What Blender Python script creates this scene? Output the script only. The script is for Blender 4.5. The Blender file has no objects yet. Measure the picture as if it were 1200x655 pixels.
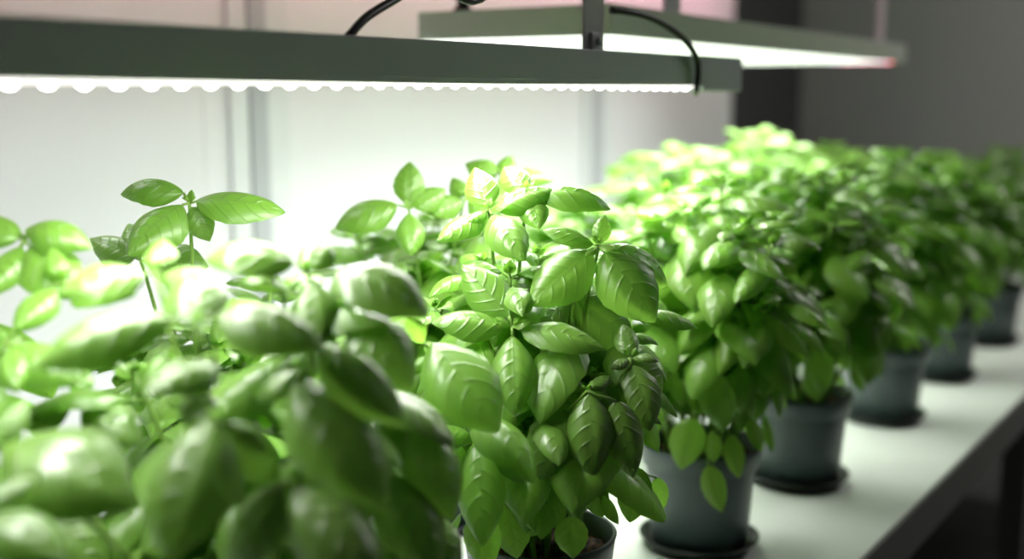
import bpy, math, random
import numpy as np
from mathutils import Vector, Matrix

C = bpy.context.scene.collection
PI = math.pi
def V(*a): return np.array(a, dtype=float)

# ------------------------------------------------------------------ camera
H = 0.5                       # camera height above the shelf board (the board is z = 0)
F = 1400.0                    # focal length in pixels of the 1200 px wide frame
HOR = 108.0
PITCH = math.atan((327.5-HOR)/F)
YAW = math.radians(33.976)
cam_d = bpy.data.cameras.new('camera')
cam_d.sensor_width = 36.0
cam_d.lens = 36.0*F/1200.0
cam_d.clip_start = 0.02
cam_d.dof.use_dof = True
cam_d.dof.focus_distance = 0.985
cam_d.dof.aperture_fstop = (cam_d.lens/1000.0)/0.019
cam = bpy.data.objects.new('camera', cam_d); C.objects.link(cam)
cam.location = (0, 0, H); cam.rotation_euler = (PI/2-PITCH, 0, YAW)
bpy.context.scene.camera = cam

# ------------------------------------------------------------------ view, world
sc = bpy.context.scene
sc.view_settings.view_transform = 'Standard'
sc.view_settings.look = 'None'
sc.view_settings.gamma = 1.0
sc.view_settings.use_curve_mapping = False
sc.view_settings.exposure = 0.0
w = bpy.data.worlds.new('room_ambient'); sc.world = w; w.use_nodes = True
w.node_tree.nodes['Background'].inputs[0].default_value = (0.75, 0.85, 0.8, 1)
w.node_tree.nodes['Background'].inputs[1].default_value = 0.02

LAMP1_X = -0.597; LAMP1_Y0, LAMP1_Y1 = 0.26, 1.342; LAMP1_LED1 = 1.225
LAMP2 = (-0.935, -0.663, 1.18, 2.31)     # x0 x1 y0 y1
def area_light(name, loc, rot, sx, sy, power, color, spread=180):
    d = bpy.data.lights.new(name, 'AREA'); d.shape = 'RECTANGLE'; d.size = sx; d.size_y = sy
    d.energy = power; d.color = color; d.spread = math.radians(spread)
    o = bpy.data.objects.new(name, d); o.location = loc; o.rotation_euler = rot; C.objects.link(o)
    return o
# the white LED bars over the plants
area_light('led_bar_light', (LAMP1_X, (LAMP1_Y0+LAMP1_LED1)/2, H-0.004), (0, 0, 0), 0.02, LAMP1_LED1-LAMP1_Y0, 5.2, (1.0, 0.99, 0.95), 160)
area_light('led_panel_light', (-0.80, 1.71, H+0.049), (0, 0, 0), 0.20, 1.0, 9.0, (1.0, 0.99, 0.95), 150)
area_light('back_panel_fill', (-1.09, 1.15, H+0.27), (0, 0, 0), 0.06, 2.7, 7.6, (0.97, 0.975, 1.0), 92)  # added out of view to brighten the back panels, no lamp body
# pink grow light of the tier above, close to the back panels
area_light('upper_tier_light', (-1.13, 1.45, H+0.27), (0, math.radians(96), 0), 0.04, 2.9, 3.2, (1.0, 0.42, 0.54))
# overhead light added to brighten the end wall and shelf, no lamp body
area_light('room_fill', (0.3, 3.0, 1.6), (0, 0, 0), 0.6, 1.2, 17.0, (1.0, 0.98, 0.93))

# ------------------------------------------------------------------ pixel helpers
ct, st, cp, sp = math.cos(YAW), math.sin(YAW), math.cos(PITCH), math.sin(PITCH)
def ray(px, py):
    x = (px-600)/F; y = -(py-327.5)/F
    D = cp+sp*y; z = -sp+cp*y
    return V(x*ct-D*st, x*st+D*ct, z), D
def at(px, py, D):            # the world point seen at a pixel, D metres in front of the camera (horizontally)
    r, d = ray(px, py); p = r*(D/d); p[2] += H
    return p
def depth_dir(): return V(-st, ct, 0)

# ------------------------------------------------------------------ materials
def new_mat(name):
    m = bpy.data.materials.new(name); m.use_nodes = True
    nt = m.node_tree; return m, nt, nt.nodes['Principled BSDF']
def plain(name, col, rough=0.5, metal=0.0, var=0.06, scale=30, bump=0.0, spec=0.5):
    m, nt, b = new_mat(name)
    tc = nt.nodes.new('ShaderNodeTexCoord'); n = nt.nodes.new('ShaderNodeTexNoise')
    n.inputs['Scale'].default_value = scale; n.inputs['Detail'].default_value = 4
    nt.links.new(tc.outputs['Object'], n.inputs['Vector'])
    mx = nt.nodes.new('ShaderNodeMix'); mx.data_type = 'RGBA'
    mx.inputs[6].default_value = tuple(c*(1-var) for c in col)+(1,)
    mx.inputs[7].default_value = tuple(min(1, c*(1+var)) for c in col)+(1,)
    nt.links.new(n.outputs['Fac'], mx.inputs[0]); nt.links.new(mx.outputs[2], b.inputs['Base Color'])
    b.inputs['Roughness'].default_value = rough; b.inputs['Metallic'].default_value = metal
    b.inputs['Specular IOR Level'].default_value = spec
    if bump:
        bp = nt.nodes.new('ShaderNodeBump'); bp.inputs['Strength'].default_value = bump; bp.inputs['Distance'].default_value = 0.002
        nt.links.new(n.outputs['Fac'], bp.inputs['Height']); nt.links.new(bp.outputs['Normal'], b.inputs['Normal'])
    return m
def glow(name, col, s):
    m, nt, b = new_mat(name)
    b.inputs['Base Color'].default_value = col+(1,)
    b.inputs['Emission Color'].default_value = col+(1,); b.inputs['Emission Strength'].default_value = s
    return m
M = {}
M['lamp'] = plain('lamp_aluminium', (0.48, 0.52, 0.56), 0.55, 0.0, 0.03)
M['lamp2'] = plain('lamp_painted_grey', (0.44, 0.47, 0.42), 0.5, 0.0, 0.03)
M['led'] = glow('led_white', (1.0, 1.0, 0.97), 14.0)
M['led_red'] = glow('led_red', (1.0, 0.25, 0.22), 5.0)
M['led_violet'] = glow('led_violet', (0.75, 0.62, 1.0), 1.6)
M['led_blue'] = glow('led_blue', (0.35, 0.3, 1.0), 5.0)
M['strip'] = glow('led_strip_diffuser', (1.0, 0.97, 0.9), 1.8)
M['panel'] = glow('led_panel_diffuser', (1.0, 1.0, 0.98), 1.6)
M['cable'] = plain('black_rubber', (0.008, 0.009, 0.009), 0.4)
M['steel'] = plain('galvanised_steel', (0.52, 0.54, 0.53), 0.4, 0.1, 0.05)
M['hanger_pink'] = plain('hanger_strip_metal', (0.60, 0.50, 0.53), 0.5, 0.1)
M['white'] = plain('white_backing_sheet', (0.72, 0.73, 0.74), 0.6, 0, 0.015, 6)
M['post'] = plain('grey_powder_coat', (0.42, 0.44, 0.46), 0.5, 0, 0.03)
M['post_light'] = plain('pale_powder_coat', (0.66, 0.69, 0.69), 0.5, 0, 0.03)
M['trim'] = plain('dark_grey_edge', (0.15, 0.155, 0.145), 0.5, 0, 0.08)
M['board'] = plain('pale_laminate_shelf', (0.84, 0.90, 0.84), 0.38, 0, 0.10, 9)
M['pot'] = plain('dark_plastic_pot', (0.055, 0.082, 0.082), 0.42, 0, 0.06, 12)
M['saucer'] = plain('black_plastic_saucer', (0.008, 0.012, 0.011), 0.4)
M['wall_grey'] = plain('grey_wall_paint', (0.39, 0.40, 0.38), 0.8, 0, 0.04, 3)
M['wall_dark'] = plain('charcoal_wall', (0.06, 0.063, 0.06), 0.7, 0, 0.06, 3)  # left and front walls, far darker than the grey ones
M['floor'] = plain('dark_concrete_floor', (0.03, 0.032, 0.03), 0.7, 0, 0.2, 5)
M['ceiling'] = plain('grey_ceiling_paint', (0.3, 0.3, 0.3), 0.8)
def soil_mat():
    m, nt, b = new_mat('potting_soil')
    n = nt.nodes.new('ShaderNodeTexNoise'); n.inputs['Scale'].default_value = 140; n.inputs['Detail'].default_value = 6
    tc = nt.nodes.new('ShaderNodeTexCoord'); nt.links.new(tc.outputs['Object'], n.inputs['Vector'])
    r = nt.nodes.new('ShaderNodeValToRGB'); e = r.color_ramp.elements
    e[0].position = 0.4; e[0].color = (0.012, 0.007, 0.004, 1); e[1].position = 0.7; e[1].color = (0.16, 0.075, 0.035, 1)
    nt.links.new(n.outputs['Fac'], r.inputs[0]); nt.links.new(r.outputs[0], b.inputs['Base Color'])
    b.inputs['Roughness'].default_value = 0.9
    return m
M['soil'] = soil_mat()

def leaf_mat():
    m, nt, b = new_mat('basil_leaf')
    N = nt.nodes; L = nt.links
    def math_(op, a, b_=None, c=None, clamp=False):
        n = N.new('ShaderNodeMath'); n.operation = op; n.use_clamp = clamp
        for i, x in enumerate((a, b_, c)):
            if x is None: continue
            if isinstance(x, (int, float)): n.inputs[i].default_value = x
            else: L.new(x, n.inputs[i])
        return n.outputs[0]
    uv = N.new('ShaderNodeUVMap'); uv.uv_map = 'UVMap'
    sx = N.new('ShaderNodeSeparateXYZ'); L.new(uv.outputs[0], sx.inputs[0])
    us = math_('MULTIPLY_ADD', sx.outputs[0], 2.0, -1.0)
    u = math_('ABSOLUTE', us)
    # side veins run up towards the tip; they stagger left against right
    side = math_('GREATER_THAN', us, 0.0)
    t0 = math_('MULTIPLY', math_('POWER', u, 1.4), 0.32)
    t = math_('MULTIPLY_ADD', math_('SUBTRACT', sx.outputs[1], t0), 5.5, math_('MULTIPLY', side, 0.35))
    dist = math_('PINGPONG', t, 0.5)
    vein = math_('SUBTRACT', 1.0, math_('MULTIPLY', dist, 10.0), clamp=True)          # 1 on a side vein
    fade = math_('SUBTRACT', 1.0, math_('POWER', u, 3.0), clamp=True)
    vein = math_('MULTIPLY', vein, fade)
    mid = math_('SUBTRACT', 1.0, math_('MULTIPLY', u, 16.0), clamp=True)
    allv = math_('MAXIMUM', vein, mid)
    no = N.new('ShaderNodeTexNoise'); no.inputs['Scale'].default_value = 160; no.inputs['Detail'].default_value = 3
    tc = N.new('ShaderNodeTexCoord'); L.new(tc.outputs['Object'], no.inputs['Vector'])
    puff = math_('POWER', math_('MINIMUM', math_('MULTIPLY', dist, 5.0), 1.0), 0.6)
    h = math_('ADD', math_('SUBTRACT', math_('MULTIPLY', puff, fade), math_('MULTIPLY', allv, 0.35)), math_('MULTIPLY', no.outputs['Fac'], 0.35))
    bp = N.new('ShaderNodeBump'); bp.inputs['Strength'].default_value = 0.6; bp.inputs['Distance'].default_value = 0.0010
    L.new(h, bp.inputs['Height'])
    at_ = N.new('ShaderNodeAttribute'); at_.attribute_name = 'tint'
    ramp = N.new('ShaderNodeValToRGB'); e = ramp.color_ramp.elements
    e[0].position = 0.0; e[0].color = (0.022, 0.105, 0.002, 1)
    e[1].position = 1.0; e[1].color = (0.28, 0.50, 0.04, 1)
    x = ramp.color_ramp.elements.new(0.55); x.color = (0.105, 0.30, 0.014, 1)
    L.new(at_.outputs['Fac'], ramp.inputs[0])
    mv = N.new('ShaderNodeMix'); mv.data_type = 'RGBA'; L.new(math_('MULTIPLY', allv, 0.8), mv.inputs[0])
    L.new(ramp.outputs[0], mv.inputs[6]); mv.inputs[7].default_value = (0.05, 0.17, 0.01, 1)  # shade of the vein grooves painted in as darker green
    geo = N.new('ShaderNodeNewGeometry')
    mb = N.new('ShaderNodeMix'); mb.data_type = 'RGBA'; L.new(math_('MULTIPLY', geo.outputs['Backfacing'], 0.45), mb.inputs[0])
    L.new(mv.outputs[2], mb.inputs[6]); mb.inputs[7].default_value = (0.26, 0.44, 0.08, 1)
    L.new(mb.outputs[2], b.inputs['Base Color']); L.new(bp.outputs['Normal'], b.inputs['Normal'])
    b.inputs['Roughness'].default_value = 0.40
    b.inputs['Specular IOR Level'].default_value = 0.7
    b.inputs['Coat Weight'].default_value = 0.45; b.inputs['Coat Roughness'].default_value = 0.30
    tr = N.new('ShaderNodeBsdfTranslucent')
    tm = N.new('ShaderNodeMix'); tm.data_type = 'RGBA'; tm.inputs[0].default_value = 0.75
    L.new(ramp.outputs[0], tm.inputs[6]); tm.inputs[7].default_value = (0.38, 0.80, 0.09, 1)
    L.new(tm.outputs[2], tr.inputs['Color'])
    ms = N.new('ShaderNodeMixShader'); ms.inputs[0].default_value = 0.40
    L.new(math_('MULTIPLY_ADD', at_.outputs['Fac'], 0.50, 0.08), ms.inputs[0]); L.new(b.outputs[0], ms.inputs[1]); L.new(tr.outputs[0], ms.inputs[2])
    L.new(ms.outputs[0], N['Material Output'].inputs['Surface'])
    return m
M['leaf'] = leaf_mat()
def stem_mat():
    m, nt, b = new_mat('basil_stem')
    b.inputs['Base Color'].default_value = (0.22, 0.40, 0.06, 1); b.inputs['Roughness'].default_value = 0.45
    b.inputs['Subsurface Weight'].default_value = 0.0
    n = nt.nodes.new('ShaderNodeTexNoise'); n.inputs['Scale'].default_value = 60
    tc = nt.nodes.new('ShaderNodeTexCoord'); nt.links.new(tc.outputs['Object'], n.inputs['Vector'])
    mx = nt.nodes.new('ShaderNodeMix'); mx.data_type = 'RGBA'
    mx.inputs[6].default_value = (0.16, 0.34, 0.045, 1); mx.inputs[7].default_value = (0.30, 0.48, 0.10, 1)
    nt.links.new(n.outputs['Fac'], mx.inputs[0]); nt.links.new(mx.outputs[2], b.inputs['Base Color'])
    return m
M['stem'] = stem_mat()

# ------------------------------------------------------------------ mesh helpers
class MB:
    def __init__(self): self.v = []; self.f = []; self.uv = []; self.tint = []; self.n = 0
    def add(self, v, f, uv=None, tint=0.5):
        v = np.asarray(v, float); self.v.append(v)
        self.f += [tuple(i+self.n for i in q) for q in f]
        self.uv.append(np.zeros((len(v), 2)) if uv is None else uv)
        self.tint.append(np.full(len(v), tint)); self.n += len(v)
    def box(self, x0, x1, y0, y1, z0, z1):
        v = [(x, y, z) for x in (x0, x1) for y in (y0, y1) for z in (z0, z1)]
        self.add(v, [(0, 1, 3, 2), (4, 6, 7, 5), (0, 4, 5, 1), (2, 3, 7, 6), (0, 2, 6, 4), (1, 5, 7, 3)])
    def tube(self, pts, r, n=8, r1=None):
        pts = [V(*p) for p in pts]; k = len(pts); vs = []
        prev = None
        for i, p in enumerate(pts):
            d = pts[min(i+1, k-1)]-pts[max(i-1, 0)]; d = d/max(1e-9, np.linalg.norm(d))
            a = prev if prev is not None else (V(1, 0, 0) if abs(d[0]) < .8 else V(0, 1, 0))
            a = a-d*a.dot(d); a /= np.linalg.norm(a); prev = a; b = np.cross(d, a)
            rr = r if r1 is None else r+(r1-r)*i/(k-1)
            for j in range(n):
                t = 2*PI*j/n; vs.append(p+rr*(a*math.cos(t)+b*math.sin(t)))
        f = [(i*n+j, i*n+(j+1) % n, (i+1)*n+(j+1) % n, (i+1)*n+j) for i in range(k-1) for j in range(n)]
        f += [tuple(range(n-1, -1, -1)), tuple(range((k-1)*n, k*n))]
        self.add(vs, f)
    def lathe(self, prof, n=48, c=(0, 0)):
        vs = []; f = []; k = len(prof)
        for (r, z) in prof:
            for j in range(n):
                t = 2*PI*j/n; vs.append((c[0]+r*math.cos(t), c[1]+r*math.sin(t), z))
        f = [(i*n+j, i*n+(j+1) % n, (i+1)*n+(j+1) % n, (i+1)*n+j) for i in range(k-1) for j in range(n)]
        self.add(vs, f)
    def build(self, name, mat, parent=None, smooth=False, bevel=0.0, leafy=False, mesh_only=False):
        me = bpy.data.meshes.new(name); me.from_pydata(np.concatenate(self.v).tolist(), [], self.f)
        if leafy:
            uv = np.concatenate(self.uv); l = me.uv_layers.new(name='UVMap')
            idx = np.empty(len(me.loops), dtype=np.int32); me.loops.foreach_get('vertex_index', idx)
            l.data.foreach_set('uv', uv[idx].astype(np.float32).ravel())
            a = me.attributes.new('tint', 'FLOAT', 'POINT'); a.data.foreach_set('value', np.concatenate(self.tint).astype(np.float32))
        if smooth: me.polygons.foreach_set('use_smooth', [True]*len(me.polygons))
        me.materials.append(mat); me.update()
        o = bpy.data.objects.new(name, me); C.objects.link(o)
        if parent: o.parent = parent
        if bevel:
            b = o.modifiers.new('bevel', 'BEVEL'); b.width = bevel; b.segments = 2; b.limit_method = 'ANGLE'
        return o
def tag(o, label=None, cat=None, group=None, kind=None):
    if label: o['label'] = label
    if cat: o['category'] = cat
    if group: o['group'] = group
    if kind: o['kind'] = kind
    return o
def empty(name, loc=(0, 0, 0)):
    o = bpy.data.objects.new(name, None); o.location = loc; o.empty_display_size = 0.02; C.objects.link(o); return o
def boxobj(name, mat, b, parent=None, bevel=0.0):
    m = MB(); m.box(*b); return m.build(name, mat, parent, bevel=bevel)

# ------------------------------------------------------------------ the room
FZ = -0.82; CZ = 1.75; XL = -1.50; XR = 1.6; YB = -1.2; YE = 4.0
def struct(name, mat, b): return tag(boxobj(name, mat, b), kind='structure')
struct('floor', M['floor'], (XL-.1, XR+.1, YB-.1, YE+.1, FZ-.1, FZ))
struct('ceiling', M['ceiling'], (XL-.1, XR+.1, YB-.1, YE+.1, CZ, CZ+.1))
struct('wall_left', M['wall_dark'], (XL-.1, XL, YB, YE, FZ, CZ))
struct('wall_back', M['wall_grey'], (XL-.1, XR+.1, YE, YE+.1, FZ, CZ))
struct('wall_right', M['wall_grey'], (XR, XR+.1, YB, YE, FZ, CZ))
struct('wall_front', M['wall_dark'], (XL-.1, XR+.1, YB-.1, YB, FZ, CZ))

# ------------------------------------------------------------------ the bench and the rack behind it
XE = -0.3705; RX = -1.30; RY0, RY1 = -0.35, 3.55; TOPZ = 1.25
def sub(o, p): o.parent = p; o.matrix_parent_inverse = Matrix.Translation(p.location).inverted(); return o
tag(boxobj('shelf_board', M['board'], (RX+.04, XE-.006, RY0, RY1, -.02, 0), bevel=.002), 'long pale laminate shelf board that the basil pots stand on', 'shelf')
bench = empty('bench_frame', (XE-.02, 1.5, FZ))
tag(bench, 'dark grey bench frame with edge rail and legs under the pale shelf', 'bench')
def part(root, name, mat, b, bevel=0.0, label=None):
    o = sub(boxobj(name, mat, b, None, bevel), root)
    if label: o['label'] = label
    return o
part(bench, 'edge_rail', M['trim'], (XE-.005, XE, RY0, RY1, -.058, .001), .0015)
for y in (-.33, 2.17, 3.50): part(bench, 'leg', M['trim'], (XE-.05, XE-.006, y, y+.045, FZ, -.021), .002)
for y in (-.33, 2.17, 3.50): part(bench, 'leg', M['trim'], (RX+.05, RX+.09, y, y+.045, FZ, -.021), .002)
rack = empty('panel_rack', (RX, 1.3, FZ))
tag(rack, 'grey upright posts and white back panels standing behind the basil rows', 'rack')
for (ya, yb) in ((RY0, 1.16), (1.16, 2.20), (2.20, 2.945)):
    part(rack, 'back_panel', M['white'], (RX-.012, RX-.004, ya+.0005, yb-.0005, FZ, TOPZ), 0, 'white back panel')
for y in (1.243, 2.238):        # upright posts: grey web, lighter flange, pale joint strip beside them
    m = MB(); m.box(RX-.003, RX+.006, y, y+.034, FZ, TOPZ); sub(m.build('post', M['post'], None, bevel=.001), rack)
    m = MB(); m.box(RX-.003, RX+.005, y+.0345, y+.078, FZ, TOPZ); sub(m.build('post_flange', M['post_light'], None, bevel=.001), rack)
    m = MB(); m.box(RX-.003, RX+.004, y-.038, y-.004, FZ, TOPZ); sub(m.build('panel_joint', M['post_light'], None), rack)
part(rack, 'panel_edge', M['post_light'], (RX-.014, RX+.006, 2.945, 2.955, FZ, TOPZ))
beams = []
for k_, y in enumerate((0.173, 1.013, 1.376, 2.221)):
    beams.append(tag(boxobj('cross_beam', M['steel'], (RX+.03, -.40, y-.015, y+.015, TOPZ, TOPZ+.03)), 'steel beam above the lamps that carries their hangers', 'beam', 'overhead lamp beams'))

# ------------------------------------------------------------------ LED bar (front lamp)
g_l = 'LED grow lamps over the basil'
bar = empty('grow_lamp', (LAMP1_X, .6, H))
tag(bar, 'long slim grey LED bar lamp hanging in front, nearest over the basil', 'lamp', g_l)
x0, x1 = LAMP1_X-.02, LAMP1_X+.02
m = MB()                         # extruded channel: roof, two walls, end plate
zb, zt = H+.0070, H+.040
m.box(x0, x1, LAMP1_Y0, LAMP1_Y1, zb+.004, zt)
m.box(x0, x0+.002, LAMP1_Y0, LAMP1_Y1, zb, zb+.005); m.box(x1-.002, x1, LAMP1_Y0, LAMP1_Y1, zb, zb+.005)
sub(m.build('housing', M['lamp'], bevel=.001), bar)
m = MB(); m.box(x0, x1+.0005, LAMP1_LED1+.012, LAMP1_Y1+.002, H+.001, H+.0405); sub(m.build('end_cap', M['lamp'], bevel=.0015), bar)
m = MB(); m.box(x0+.004, x1-.003, LAMP1_Y0, LAMP1_LED1+.004, H+.0048, zb+.004); sub(m.build('led_strip', M['strip']), bar)
led0 = None
k = 0; y = LAMP1_Y0+.01
while y < LAMP1_LED1:
    if led0 is None:
        m = MB(); m.lathe([(.0001, -.0045), (.0025, -.004), (.0040, -.0025), (.0045, 0), (.0045, .003)], 10)
        led0 = m.build('led', M['led'], smooth=True); o = led0
        m = MB(); m.lathe([(.0001, -.0015), (.0015, -.001), (.0020, 0), (.0020, .003)], 8)
        small = m.build('led', M['led_red'], smooth=True); so = small
        m = MB(); m.lathe([(.0001, -.0015), (.0015, -.001), (.0020, 0), (.0020, .003)], 8)
        smallb = m.build('led', M['led_blue'], smooth=True); sb = smallb
        so.location = (x1-.005-bar.location[0], y+.0075-bar.location[1], .0045); so.parent = bar
        sb.location = (x1-.005-bar.location[0], y+.016-bar.location[1], .0045); sb.parent = bar
    else:
        o = led0.copy(); C.objects.link(o)
    o.location = (x1-.009-bar.location[0], y-bar.location[1], .0066); o.parent = bar
    y += .0235; k += 1
# slotted strap hanger and its bracket
yh = 1.004
m = MB()
m.box(x1-.012, x1-.0095, yh-.012, yh+.026, zt-.001, TOPZ)
sub(m.build('hanger', M['steel'], bevel=.0006), bar)
m = MB(); m.box(x1-.014, x1-.006, yh-.002, yh+.010, zt, zt+.016); m.tube([(x1-.008, yh+.009, zt+.008), (x1-.002, yh+.009, zt+.008)], .004, 10)
sub(m.build('hanger_clip', M['steel'], bevel=.0006), bar)
m = MB(); m.box(x1-.012, x1-.0095, .16, .186, zt-.001, TOPZ); sub(m.build('hanger', M['steel'], bevel=.0006), bar)

def smooth_path(pts, n=10):
    P = [V(*p) for p in pts]; P = [2*P[0]-P[1]]+P+[2*P[-1]-P[-2]]; out = []
    for i in range(1, len(P)-2):
        for k in range(n):
            t = k/n; a, b, c, d = P[i-1:i+3]
            out.append(.5*((2*b)+(-a+c)*t+(2*a-5*b+4*c-d)*t*t+(-a+3*b-3*c+d)*t**3))
    out.append(P[-2]); return out
xf = x1+.003
def onx(px, py, X):
    r, d = ray(px, py); p = r*(X/r[0]); p[2] += H; return p
pc = [onx(716, 12, xf-.012), onx(735, 14, xf-.006), onx(760, 20, xf), onx(785, 33, xf+.002), onx(805, 50, xf+.003), onx(816, 68, xf+.003), onx(818, 86, xf+.003), onx(816, 104, xf+.002), onx(815, 109, xf-.006)]
m = MB(); m.tube(smooth_path(pc), .0036, 10); sub(m.build('cable', M['cable'], smooth=True), bar)
pc = [onx(400, 52, x1-.012), onx(410, 41, x1-.012), onx(430, 20, x1-.014), onx(462, 0, x1-.02), onx(500, -22, x1-.03), onx(590, -50, x1-.04), (x1-.03, 1.0, TOPZ-.2)]
m = MB(); m.tube(smooth_path(pc), .0034, 10); sub(m.build('cable', M['cable'], smooth=True), bar)

# ------------------------------------------------------------------ LED panel (rear lamp)
a0, a1, b0, b1 = LAMP2
pan = empty('grow_lamp', (a0, b0, H+.0765))
tag(pan, 'wide flat grey LED panel lamp behind the slim bar, over the far plants', 'lamp', g_l)
W2, L2 = a1-a0, b1-b0
m = MB(); m.box(0, W2, 0, L2, -.010, .0205)
for b_ in ((0, .0035, 0, L2), (W2-.0035, W2, 0, L2), (0, W2, 0, .0035)): m.box(*b_, -.0136, -.010)
m.build('housing', M['lamp2'], pan, bevel=.001)
m = MB(); m.box(.0035, W2-.0035, .0035, L2-.115, -.0150, -.010); m.build('diffuser', M['panel'], pan)
m = MB(); m.box(.16, W2-.0035, L2-.114, L2-.092, -.0152, -.010); o = m.build('end_led', M['led_violet'], pan); o['label'] = 'violet end diodes'
m = MB(); m.box(.17, W2-.004, L2-.091, L2-.066, -.0150, -.010); o = m.build('end_led', M['led_red'], pan); o['label'] = 'red end diodes'
m = MB(); m.lathe([(.0001, .0205), (.012, .0205), (.012, .0255), (.0077, .027), (.0077, .039), (.0043, .0425), (.0043, .06), (.0001, .06)], 20, (.047, .03))
m.build('cable_gland', M['cable'], pan)
m = MB(); m.tube(smooth_path([(.047, .03, .05), (.047, .03, .10), (.05, .08, .3), (.05, .175, TOPZ-H-.09)]), .0042, 10); m.build('cable', M['cable'], pan, smooth=True)
for yy, mt in ((.175, M['steel']), (1.02, M['hanger_pink'])):
    m = MB(); m.box(W2-.026, W2-.0225, yy, yy+.043, .0195, TOPZ-H-.0765-.004); m.build('hanger', mt, pan)
pan.rotation_euler = (math.radians(-0.45), 0, 0)

# ------------------------------------------------------------------ basil
def nrm(v): return v/max(1e-9, np.linalg.norm(v))
_grid = {}
def grid(nu, nv):
    if (nu, nv) not in _grid:
        u = np.linspace(-1, 1, nu); v = np.linspace(0, 1, nv)
        U, W_ = np.meshgrid(u, v)
        f = [(j*nu+i, j*nu+i+1, (j+1)*nu+i+1, (j+1)*nu+i) for j in range(nv-1) for i in range(nu-1)]
        _grid[(nu, nv)] = (U, W_, f)
    return _grid[(nu, nv)]
def add_leaf(mb, base, tip, n, rng, wr=.56, bend=.9, cup=1.1, res=0, tint=.5, fold=.06):
    nu, nv = ((9, 11), (19, 45), (7, 8))[res]
    U, W_, f = grid(nu, nv); wr = min(.86, wr*1.22); bend = bend*1.25; cup = cup*1.12
    base = V(*base); tip = V(*tip); L = np.linalg.norm(tip-base); d = (tip-base)/L
    n = nrm(n-d*np.dot(n, d)); s = np.cross(n, d)
    v = W_[:, 0]
    ang = bend*(.42-v**1.15)
    ca, sa = np.cos(ang), np.sin(ang)
    X = np.concatenate([[0], np.cumsum((ca[1:]+ca[:-1])/2)]); Z = np.concatenate([[0], np.cumsum((sa[1:]+sa[:-1])/2)])
    ex, ez = X[-1], Z[-1]; l = math.hypot(ex, ez); cx, sx = ex/l, ez/l
    Xr = (X*cx+Z*sx)/l*L; Zr = (-X*sx+Z*cx)/l*L
    dX = np.gradient(Xr); dZ = np.gradient(Zr); q = np.hypot(dX, dZ); dX /= q; dZ /= q     # tangent; normal = (-dZ, dX)
    prof = np.sin(PI*v**.82)**.62
    prof = np.maximum(prof*(1-.22*np.clip((v-.80)/.20, 0, 1)**1.3), 0.0); prof[0] = .02; prof[-1] = .004
    Wd = L*wr*.5
    w = (prof*Wd)[:, None]
    wob = 1+.02*np.sin(v*31+rng.random()*6)[:, None]*(abs(U) > .9)
    c = cup*(1+.25*math.sin(rng.random()*6))
    lat = w*np.sin(c*U)/c*wob
    dep = -w*(1-np.cos(c*U))/c
    dep = dep-fold*Wd*np.exp(-(U/.14)**2)*np.sin(PI*np.clip(v*1.02, 0, 1))[:, None]
    # puffed blisters between the side veins
    t = (W_-.32*np.abs(U)**1.4)*5.5+.35*(U > 0)
    puff = np.abs(np.sin(PI*t))**.6
    
    dep = dep+.05*Wd*np.sin(v*7+rng.random()*6)[:, None]*(U**2)
    P = base[None, None, :]+(Xr[:, None]-dZ[:, None]*dep)[..., None]*d+(Zr[:, None]+dX[:, None]*dep)[..., None]*n+lat[..., None]*s
    uv = np.stack([U*.5+.5, W_], -1).reshape(-1, 2)
    mb.add(P.reshape(-1, 3), f, uv, tint)

UP = V(0, 0, 1)
def bez(a, b, c, n):
    return [a*(1-t)**2+2*b*t*(1-t)+c*t*t for t in np.linspace(0, 1, n)]
def azel(az, el): return V(math.cos(az)*math.cos(el), math.sin(az)*math.cos(el), math.sin(el))

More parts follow.
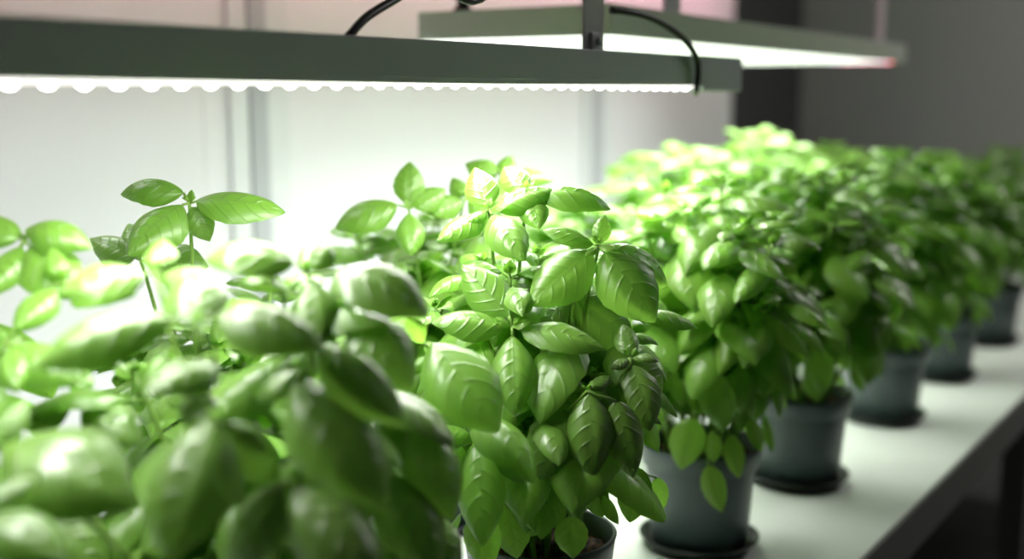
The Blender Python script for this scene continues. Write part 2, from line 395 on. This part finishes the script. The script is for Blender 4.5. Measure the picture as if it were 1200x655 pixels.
def make_shoot(parent, origin, base, tip, rng, scale=1.0, phase=None, res=0, explicit=None, lowmax=.22, skip_top=False, start=0.0, droop=0.0, outward=None, tshift=0.0):
    """one stem with opposite leaf pairs; base, tip and explicit leaves are world points"""
    base = V(*base); tip = V(*tip)
    mid = V(base[0]*.55+tip[0]*.45, base[1]*.55+tip[1]*.45, base[2]+(tip[2]-base[2])*.62)
    path = bez(base, mid, tip, 14)
    st_ = MB(); st_.tube([p-origin for p in path], .0026*scale**.5, 6, .0014)
    lf = MB()
    seg = [np.linalg.norm(path[i+1]-path[i]) for i in range(13)]; tot = sum(seg)
    def point(dist):            # distance measured back from the tip
        r = tot-dist
        for i, s in enumerate(seg):
            if r <= s: return path[i]+(path[i+1]-path[i])*(r/s)
            r -= s
        return path[-1]
    ph = rng.random()*PI if phase is None else phase
    nodes = [(.000, .010, 1.2), (.002, .018, .7), (.006, .042, .15), (.018, .068, -.15), (.042, .080, -.35), (.074, .080, -.5), (.110, .070, -.6), (.150, .054, -.7), (.19, .040, -.8), (.23, .034, -.8)]
    k = 0
    for (dist, ln, el) in nodes:
        dist *= scale*1.0
        if dist > min(lowmax, tot-.02): break
        k += 1
        if explicit is not None and dist < start: continue
        p = point(dist)
        if p[2] < .19: continue
        for sgn in (0, PI):
            if dist > .14 and rng.random() < .35: continue
            az = ph+k*PI/2+sgn+rng.uniform(-.25, .25)
            l = ln*scale*rng.uniform(.85, 1.12)
            e = el-droop+rng.uniform(-.18, .18)
            if outward is not None and dist > .03:
                e += -.25*max(0, math.cos(az-outward))
            dr = azel(az, e)
            pet = .10*l+.004 if dist > .004 else .001
            if dist > .06: pet = .016*scale
            q = p+azel(az, max(e+.5, .1))*pet
            if dist > .004: st_.tube([p-origin, q-origin], .0010, 5, .0008)
            nn = UP*1.0+V(math.cos(az), math.sin(az), 0)*.3*(1 if e < .3 else -1.0)+V(rng.uniform(-.2, .2), rng.uniform(-.2, .2), 0)
            if e < -.6: nn = V(math.cos(az), math.sin(az), .5)
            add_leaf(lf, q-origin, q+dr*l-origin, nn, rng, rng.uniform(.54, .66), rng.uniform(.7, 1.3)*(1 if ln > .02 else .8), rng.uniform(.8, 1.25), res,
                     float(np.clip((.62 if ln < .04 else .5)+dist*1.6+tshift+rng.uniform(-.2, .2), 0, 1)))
    # knobbly bud at the very top
    for j in range(5):
        az = rng.random()*2*PI; q = tip+azel(az, .9)*.002
        add_leaf(lf, q-origin, q+azel(az, rng.uniform(.5, 1.3))*rng.uniform(.005, .009)*scale-origin, UP-.6*V(math.cos(az), math.sin(az), 0), rng, .7, 1.4, 1.3, 2, .8)
    if explicit:
        for lv in explicit:
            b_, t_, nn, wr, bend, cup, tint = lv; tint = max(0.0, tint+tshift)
            b_ = V(*b_); t_ = V(*t_)
            if np.linalg.norm(b_-tip) > .004: st_.tube([tip-origin, b_-origin], .0012, 6, .001)
            add_leaf(lf, b_-origin, t_-origin, nn, rng, wr, bend, cup, 1, tint)
    so = st_.build('stem', M['stem'], parent, smooth=True)
    lf.build('leaves', M['leaf'], so, smooth=True, leafy=True)
    return so

POT_H = .125
def pot_meshes():
    m = MB(); m.lathe([(.0001, .012), (.050, .012), (.0532, .0135), (.0600, .099), (.0606, .1005), (.0640, .1015), (.0662, .120), (.0675, .1245), (.0660, .1262), (.0635, .1245), (.0620, .112), (.056, .100), (.050, .03)], 56)
    pot = m.build('pot', M['pot'], smooth=True)
    m = MB(); m.lathe([(.0001, 0), (.052, 0), (.056, .001), (.0650, .0125), (.0668, .0140), (.0655, .0148), (.0630, .0135), (.054, .004), (.0001, .0035)], 56)
    sau = m.build('saucer', M['saucer'], smooth=True)
    # crumbly soil disc
    rng = random.Random(5); n = 40; vs = [(0, 0, .110)]; f = []
    R_ = 10
    for i in range(1, R_+1):
        for j in range(n):
            a = 2*PI*j/n; r = .0605*i/R_; vs.append((r*math.cos(a), r*math.sin(a), .108+rng.uniform(-.003, .004)*(1 if i < R_ else .3)))
    for j in range(n): f.append((0, 1+j, 1+(j+1) % n))
    for i in range(R_-1):
        for j in range(n): f.append((1+i*n+j, 1+i*n+(j+1) % n, 1+(i+1)*n+(j+1) % n, 1+(i+1)*n+j))
    m = MB(); m.add(vs, f)
    soil = m.build('soil', M['soil'], smooth=False)
    return pot, sau, soil
POT0, SAU0, SOIL0 = pot_meshes()
used = []
def basil(x, y, label, htop=.42, R=.12, nsh=16, seed=1, res=0, heroes=(), scale=1.0, keep=None, fringe=10, fr_explicit=(), slabel=None, tshift=0.0, flank=(.50, .78)):
    rng = random.Random(seed)
    root = empty('potted_basil', (x, y, .0035)); tag(root, label, 'potted plant', 'potted basil plants in two rows')
    if not used: pot, sau, soil = POT0, SAU0, SOIL0
    else:
        pot, sau, soil = POT0.copy(), SAU0.copy(), SOIL0.copy()
        for o in (pot, sau, soil): C.objects.link(o)
    used.append(1)
    pot.parent = root; pot.location = (0, 0, -.0085); soil.parent = root; soil.location = (0, 0, -.0085)
    pot.rotation_euler[2] = soil.rotation_euler[2] = seed*.7
    sau.location = (x, y, 0); tag(sau, 'black saucer under the '+(slabel or label), 'saucer', 'black saucers under the basil pots')
    org = V(x, y, .0035)
    def footp(tx, ty):
        a = math.atan2(ty-y, tx-x)+rng.uniform(-.7, .7); r = rng.uniform(.008, .04)
        return V(x+r*math.cos(a), y+r*math.sin(a), .100)
    for h in heroes:
        make_shoot(root, org, footp(h['tip'][0], h['tip'][1]), h['tip'], rng, h.get('scale', 1.0), h.get('phase'), h.get('res', 1), h['leaves'], h.get('low', .2), start=h.get('start', .04), droop=h.get('droop', .1), tshift=tshift)
    for i in range(nsh):
        r = R*.80*math.sqrt((i+.4)/nsh); a = i*2.39996+rng.uniform(-.3, .3)
        tx, ty = x+r*math.cos(a), y+r*math.sin(a)
        tz = htop*(1-.22*(r/R)**2)-rng.uniform(0, .035)
        if keep and not keep(tx, ty, tz): continue
        make_shoot(root, org, footp(tx, ty), (tx, ty, tz), rng, scale*rng.uniform(.85, 1.1), None, res, lowmax=.24, outward=a, droop=.25*(r/R)**2, tshift=tshift)
    # outer tier: shorter shoots that fill the flank
    for i in range(int(nsh*.8)):
        a = i*2.39996+1.1; r = R*rng.uniform(.55, .9)
        tx, ty = x+r*math.cos(a), y+r*math.sin(a); tz = htop*rng.uniform(*flank)
        if keep and not keep(tx, ty, tz): continue
        make_shoot(root, org, footp(tx, ty), (tx, ty, tz), rng, scale*rng.uniform(.65, .9), None, res, lowmax=.16, outward=a, droop=.45, tshift=tshift)
    # small old leaves hanging over the rim on thin stalks
    if fringe:
        st_ = MB(); lf = MB()
        for i in range(fringe):
            a = 2*PI*i/fringe+rng.uniform(-.3, .3); r0 = rng.uniform(.01, .035)
            b_ = V(r0*math.cos(a), r0*math.sin(a), .103)
            top = V((r0+.03)*math.cos(a), (r0+.03)*math.sin(a), rng.uniform(.13, .20))
            r2 = rng.uniform(.060, .085); e_ = V(r2*math.cos(a), r2*math.sin(a), top[2]-rng.uniform(-.01, .015))
            st_.tube(bez(b_, top, e_, 7), .0012, 5, .0009)
            L_ = rng.uniform(.026, .046)
            add_leaf(lf, e_, e_+azel(a+rng.uniform(-.5, .5), rng.uniform(-1.5, -.8))*L_, V(math.cos(a), math.sin(a), .35), rng, rng.uniform(.55, .68), .7, .8, res, rng.uniform(.75, 1.0))
        for (b_, t_, wr) in fr_explicit:
            b_ = V(*b_)-org; t_ = V(*t_)-org; a = math.atan2(b_[1], b_[0])
            o_ = V(.02*math.cos(a), .02*math.sin(a), .103)
            st_.tube(bez(o_, V(b_[0]*.6, b_[1]*.6, max(b_[2]+.02, .14)), b_, 8), .0013, 6, .0010)
            add_leaf(lf, b_, t_, V(*(-depth_dir()))+.3*UP, rng, wr, .5, .7, 1, .95)
        so = st_.build('stem', M['stem'], root, smooth=True)
        lf.build('leaves', M['leaf'], so, smooth=True, leafy=True)
    return root

TOCAM = -depth_dir()
def rosette(px, py, D, leaves, **kw):
    """leaves: (tip px, tip py, depth change of the tip, [base px, py], width ratio, bend, cup, tint, normal weights (up, to camera))"""
    tip = at(px, py, D); out = []
    for l in leaves:
        tx, ty, dd = l[0], l[1], l[2]
        o = l[3] if len(l) > 3 else {}
        bx, by = o.get('b', (px+(tx-px)*.10, py+(ty-py)*.10))
        t_ = at(tx, ty, D+dd); b_ = at(bx, by, D+dd*.1)
        nu, nc = o.get('n', (1.0, .6))
        out.append((b_, t_, UP*nu+TOCAM*nc+V(ct, st, 0)*o.get('side', 0), o.get('w', .58), o.get('bend', .8), o.get('cup', 1.0), o.get('tint', .5)))
    d = dict(tip=tip, leaves=out); d.update(kw); return d

hero1 = [
    # A: tall centre rosette
    rosette(573, 246, .99, [(512, 282, -.03, dict(w=.62, n=(1, .5), bend=.7)), (614, 306, -.05, dict(w=.62, n=(.8, .8), bend=1.0)),
                            (556, 196, .03, dict(w=.85, n=(.3, 1))), (652, 222, .02, dict(w=.6, n=(.8, .6))), (545, 262, -.02, dict(w=.6, tint=.7)), (600, 238, -.01, dict(w=.6, tint=.8))], start=.05),
    rosette(618, 224, 1.01, [(716, 246, .0, dict(w=.52, n=(1, .6), bend=1.1)), (590, 196, .03, dict(w=.8, n=(.5, 1))), (632, 268, -.03, dict(w=.8, n=(.7, 1)))], start=.05),
    # B: right rosette over two broad drooping leaves
    rosette(702, 288, .955, [(621, 358, -.02, dict(w=.66, n=(.5, 1), bend=.6)), (768, 378, -.02, dict(w=.74, n=(.5, 1), bend=.8, b=(708, 296))),
                             (782, 335, .03, dict(w=.62, n=(.8, .7), bend=1.1, b=(712, 290))), (636, 270, .0, dict(w=.5, n=(1, .6), tint=.6)),
                             (709, 252, .01, dict(w=.75, n=(.2, 1), tint=.6)), (722, 292, -.01, dict(w=.8, tint=.8)), (686, 300, -.01, dict(w=.6, tint=.8))], start=.05),
    # C: star-shaped rosette below the middle
    rosette(600, 383, .925, [(541, 310, .025, dict(w=.66, n=(.4, 1), bend=.5, b=(597, 370))), (708, 408, -.01, dict(w=.46, n=(.9, .6), bend=.7)),
                             (603, 488, -.04, dict(w=.56, n=(.5, 1), bend=.8)), (505, 378, -.01, dict(w=.62, n=(1, .7), bend=1.0, tint=.4)),
                             (580, 372, -.005, dict(w=.7, tint=.8)), (622, 376, -.005, dict(w=.7, tint=.8))], start=.05),
    # D: small dark curled rosette at right
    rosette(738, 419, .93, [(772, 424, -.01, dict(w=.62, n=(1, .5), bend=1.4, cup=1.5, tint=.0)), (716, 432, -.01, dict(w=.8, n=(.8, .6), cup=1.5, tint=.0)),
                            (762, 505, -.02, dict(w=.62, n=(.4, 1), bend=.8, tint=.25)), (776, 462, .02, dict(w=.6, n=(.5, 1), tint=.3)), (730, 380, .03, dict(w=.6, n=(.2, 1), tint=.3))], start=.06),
    # F: lower left rosette
    rosette(555, 507, .895, [(500, 440, .02, dict(w=.55, n=(.7, .7), bend=.8)), (566, 640, -.04, dict(w=.55, n=(.5, 1), bend=.7, b=(562, 515))),
                             (615, 568, -.01, dict(w=.42, n=(1, .5), bend=.9)), (498, 508, -.02, dict(w=.6, n=(1, .6))), (572, 490, 0, dict(w=.6, tint=.7))], start=.05),
    # K: large hanging pair on long stalks
    rosette(688, 458, .90, [(632, 562, -.01, dict(w=.80, n=(.3, 1), b=(664, 482), bend=.6, tint=.2)), (694, 562, -.02, dict(w=.66, n=(.3, 1), b=(690, 462), bend=.7, tint=.25)),
                            (742, 560, 0, dict(w=.6, n=(.3, 1), b=(722, 470), tint=.2)), (652, 440, .02, dict(w=.6, tint=.4)), (715, 440, .02, dict(w=.6, tint=.4))], start=.06),
    # Q: small leaf fan, mid
    rosette(668, 345, .955, [(628, 395, -.02, dict(w=.6, tint=.4)), (742, 408, .02, dict(w=.6, tint=.3, n=(.5, 1))), (690, 320, .02, dict(w=.6))], start=.05),
    # large smooth leaf coming forward on the left
    rosette(512, 415, .85, [(584, 508, -.04, dict(w=.60, n=(.8, .8), b=(506, 402), bend=.8)), (470, 440, .0, dict(w=.55)), (500, 400, .02, dict(w=.6, tint=.7)), (478, 372, -.01, dict(w=.8, n=(.2, 1), tint=1.0, b=(496, 402)))], start=.05),
]
def fp(bx, by, tx, ty, D, w=.6): return (at(bx, by, D), at(tx, ty, D-.005), w)
basil(-.54, .845, 'sharply focused basil with its pot cut by the bottom edge', .375, .115, 13, 11, 0, hero1, .95,
      keep=lambda x, y, z: (-x*st+y*ct) > .97 or (z < .30 and z > .24), fringe=5, flank=(.66, .80),
      fr_explicit=[fp(668, 605, 672, 655, .90, .72), fp(648, 560, 622, 628, .91, .72), fp(592, 582, 606, 655, .91, .6), fp(560, 600, 572, 668, .89, .6),
                   fp(640, 590, 634, 632, .90, .6), fp(575, 575, 548, 622, .9, .6), fp(690, 560, 706, 606, .95, .6), fp(770, 560, 776, 598, 1.0, .5), fp(722, 505, 733, 565, .95, .7), fp(748, 548, 738, 612, .95, .55), fp(702, 520, 690, 575, .96, .6), fp(640, 535, 600, 575, .93, .7)])

# foreground plant, strongly out of focus; shade put into its darker leaf tint
hero0 = [
    rosette(228, 384, .66, [(40, 432, -.02, dict(w=.58, n=(1, .6), bend=1.1, b=(200, 372))), (380, 412, -.02, dict(w=.60, n=(1, .6), bend=1.1, b=(255, 368))),
                            (172, 464, -.04, dict(w=.72, n=(1, .6), bend=1.1, b=(255, 425))), (228, 318, .05, dict(w=.9, n=(.8, .8))), (205, 372, -.01, dict(w=.9, tint=.6)), (245, 378, -.01, dict(w=.9, tint=.6))], start=.08),
    rosette(352, 432, .66, [(452, 596, -.03, dict(w=.70, n=(1, .7), bend=.9, b=(348, 446))), (474, 500, .0, dict(w=.62, n=(1, .6), bend=1.1, b=(372, 405))), (300, 470, .0, dict(w=.7))], start=.08, low=.02),
    rosette(255, 492, .62, [(196, 656, -.04, dict(w=.74, n=(.9, .8), bend=1.0, b=(248, 494))), (318, 560, .01, dict(w=.7, n=(.8, .8))), (212, 470, .02, dict(w=.8, n=(.8, .8)))], start=.08),
    rosette(-8, 522, .62, [(160, 596, -.03, dict(w=.68, n=(1, .6), bend=1.1, b=(4, 522))), (-60, 600, 0, dict(w=.6)), (30, 470, .02, dict(w=.8))], start=.08),
    rosette(335, 560, .62, [(446, 690, -.03, dict(w=.7, n=(.9, .7), tint=.3)), (262, 668, 0, dict(w=.7, n=(.9, .7), tint=.3))], start=.08),
    rosette(408, 362, .73, [(484, 456, -.02, dict(w=.68, n=(1, .7), bend=1.1)), (345, 402, -.02, dict(w=.8, n=(1, .7))), (395, 318, .02, dict(w=.9, n=(.6, 1)))], start=.08, low=.02),
    rosette(478, 478, .76, [(532, 612, -.03, dict(w=.62, n=(.9, .7), bend=1.0)), (440, 540, 0, dict(w=.8)), (440, 470, .02, dict(w=.7))], start=.08, low=.02),
    rosette(446, 545, .74, [(514, 668, -.03, dict(w=.66, n=(.9, .7), bend=1.0)), (395, 620, 0, dict(w=.8))], start=.08, low=.02),
    rosette(362, 322, .74, [(376, 402, -.03, dict(w=.82, n=(.8, 1), bend=1.0)), (240, 306, .0, dict(w=.62, n=(1, .6), bend=1.2, b=(345, 308))), (502, 372, -.03, dict(w=.58, n=(1, .6), bend=1.2, b=(392, 318))), (380, 280, .03, dict(w=.9, n=(.6, 1)))], start=.08, low=.02),
    rosette(182, 318, .72, [(70, 345, -.02, dict(w=.66, n=(1, .6), bend=1.1)), (265, 345, -.02, dict(w=.66, n=(1, .6), bend=1.1)), (192, 280, .03, dict(w=.9, n=(.7, 1)))], start=.08),
    rosette(478, 596, .76, [(535, 680, -.02, dict(w=.7, n=(.8, 1), tint=.3)), (440, 670, -.02, dict(w=.7, n=(.8, 1), tint=.3)), (500, 650, -.03, dict(w=.7, n=(.6, 1), tint=.4))], start=.05, low=.02),
    rosette(52, 580, .72, [(125, 680, -.02, dict(w=.8, n=(.8, 1), tint=.2)), (5, 660, -.02, dict(w=.8, n=(.8, 1), tint=.2))], start=.05),
    rosette(90, 468, .74, [(165, 520, -.02, dict(w=.8, n=(1, .8), tint=.3)), (15, 500, -.02, dict(w=.8, n=(1, .8), tint=.3)), (100, 430, .02, dict(w=.8))], start=.05),
]
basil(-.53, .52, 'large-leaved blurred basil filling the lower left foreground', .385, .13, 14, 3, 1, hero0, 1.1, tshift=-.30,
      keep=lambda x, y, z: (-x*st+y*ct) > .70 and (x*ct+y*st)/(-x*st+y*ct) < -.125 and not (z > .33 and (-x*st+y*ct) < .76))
sprig = [
    rosette(222, 238, 1.0, [(141, 228, .01, dict(w=.62, n=(1, .7), bend=1.25, b=(215, 226))), (150, 300, -.05, dict(w=.82, n=(.8, 1), bend=.8, b=(214, 240))), (334, 250, .0, dict(w=.50, n=(1, .7), bend=.7, b=(230, 236))),
                            (246, 283, .0, dict(w=.72, n=(.4, 1), tint=.3)), (225, 222, 0, dict(w=.8, tint=.7))], start=.09, scale=1.0, low=.10),
    rosette(165, 305, 1.03, [(106, 280, .02, dict(w=.75, tint=.2, n=(.8, 1))), (245, 312, 0, dict(w=.7, tint=.3, n=(.6, 1))), (150, 262, .03, dict(w=.8, n=(.3, 1)))], start=.05),
]
basil(-.82, .74, 'back-row basil with a tall sprig against the white panel', .335, .12, 13, 21, 0, sprig, .95)
L1 = [rosette(30, 282, .80, [(108, 292, -.01, dict(w=.8, n=(1, .8), bend=1.3, b=(32, 268))), (-40, 262, .02, dict(w=.8, n=(1, .8), bend=1.2)), (85, 350, -.03, dict(w=.7, n=(1, .8))), (-20, 350, -.03, dict(w=.7, n=(1, .8)))], start=.05),
      rosette(70, 330, .76, [(160, 345, -.02, dict(w=.7, n=(1, .8), bend=1.2)), (15, 390, -.03, dict(w=.7, n=(1, .8))), (60, 290, .02, dict(w=.8))], start=.05),
      rosette(10, 400, .72, [(95, 450, -.02, dict(w=.7, n=(1, .8))), (-60, 420, 0, dict(w=.7)), (20, 460, -.03, dict(w=.7, n=(.8, 1)))], start=.05)]
basil(-.875, .37, 'blurred back-row basil at the left edge of the picture', .385, .125, 13, 31, 0, L1, 1.0)

heroN = [
    rosette(-30, 600, .56, [(78, 660, -.02, dict(w=.6, n=(1, .5), bend=.9)), (40, 560, .02, dict(w=.6))], start=.05),
]
basil(-.57, .12, 'very blurred basil cut off by the lower left corner', .37, .12, 12, 41, 0, heroN, 1.0, tshift=-.2,  # leaf tint darkened here too, painting in shade
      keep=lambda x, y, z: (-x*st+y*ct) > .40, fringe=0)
front = [(1.175, .415, 'front-row basil in the nearest wholly visible grey pot'),
         (1.45, .415, 'front-row basil just behind the nearest wholly visible pot'),
         (1.81, .41, 'blurred front-row basil in the third farthest pot along the shelf edge'),
         (2.14, .405, 'very blurred front-row basil in the second farthest pot'),
         (2.50, .39, 'farthest front-row basil at the right edge, pot almost black')]
for i, (y, h, lab) in enumerate(front):
    fe = []
    if i == 0:
        fe = [fp(830, 546, 846, 600, 1.2, .5), fp(812, 490, 798, 550, 1.2, .62), fp(856, 510, 866, 560, 1.2, .42)]
    basil(-.54 if i == 0 else -.53, y, lab, h, .125 if i else .12, 14, 50+i, 0 if i < 3 else 2, (), 1.04, fringe=12, fr_explicit=fe)
E_ = [rosette(479, 244, 1.16, [(480, 190, .02, dict(w=1.0, n=(.0, 1), cup=.7, b=(478, 238))), (392, 268, .0, dict(w=.78, n=(1, .7), bend=1.1, b=(466, 240))), (482, 300, -.03, dict(w=.8, n=(.7, 1))), (522, 222, .02, dict(w=.7, n=(.7, 1))), (490, 236, -.01, dict(w=.8, tint=.8))], start=.05),
      rosette(588, 205, 1.20, [(545, 192, .02, dict(w=.8, n=(.6, 1))), (648, 212, 0, dict(w=.6, n=(1, .7), bend=1.1)), (585, 250, -.03, dict(w=.7, n=(.7, 1))), (600, 182, .03, dict(w=.9, n=(.4, 1)))], start=.05),
      rosette(545, 232, 1.19, [(500, 250, -.02, dict(w=.8, n=(.6, 1))), (590, 262, -.02, dict(w=.7, n=(.8, .9))), (530, 208, .03, dict(w=.8, n=(.5, 1)))], start=.05)]
back = [(1.06, .375, 'back-row basil rising directly behind the sharply focused basil'),
        (1.38, .385, 'back-row basil under the near end of the wide panel lamp'),
        (1.70, .43, 'back-row basil below the middle of the wide panel lamp'),
        (2.02, .44, 'back-row basil with bright crown near the white panel edge'),
        (2.34, .41, 'back-row basil against the dark wall, second from the far end'),
        (2.68, .375, 'farthest back-row basil, dim against the grey wall')]
for i, (y, h, lab) in enumerate(back):
    basil(-.83, y, lab, h, .13, 13, 70+i, 0 if i < 1 else 2, E_ if i == 0 else (), 1.06, fringe=0)
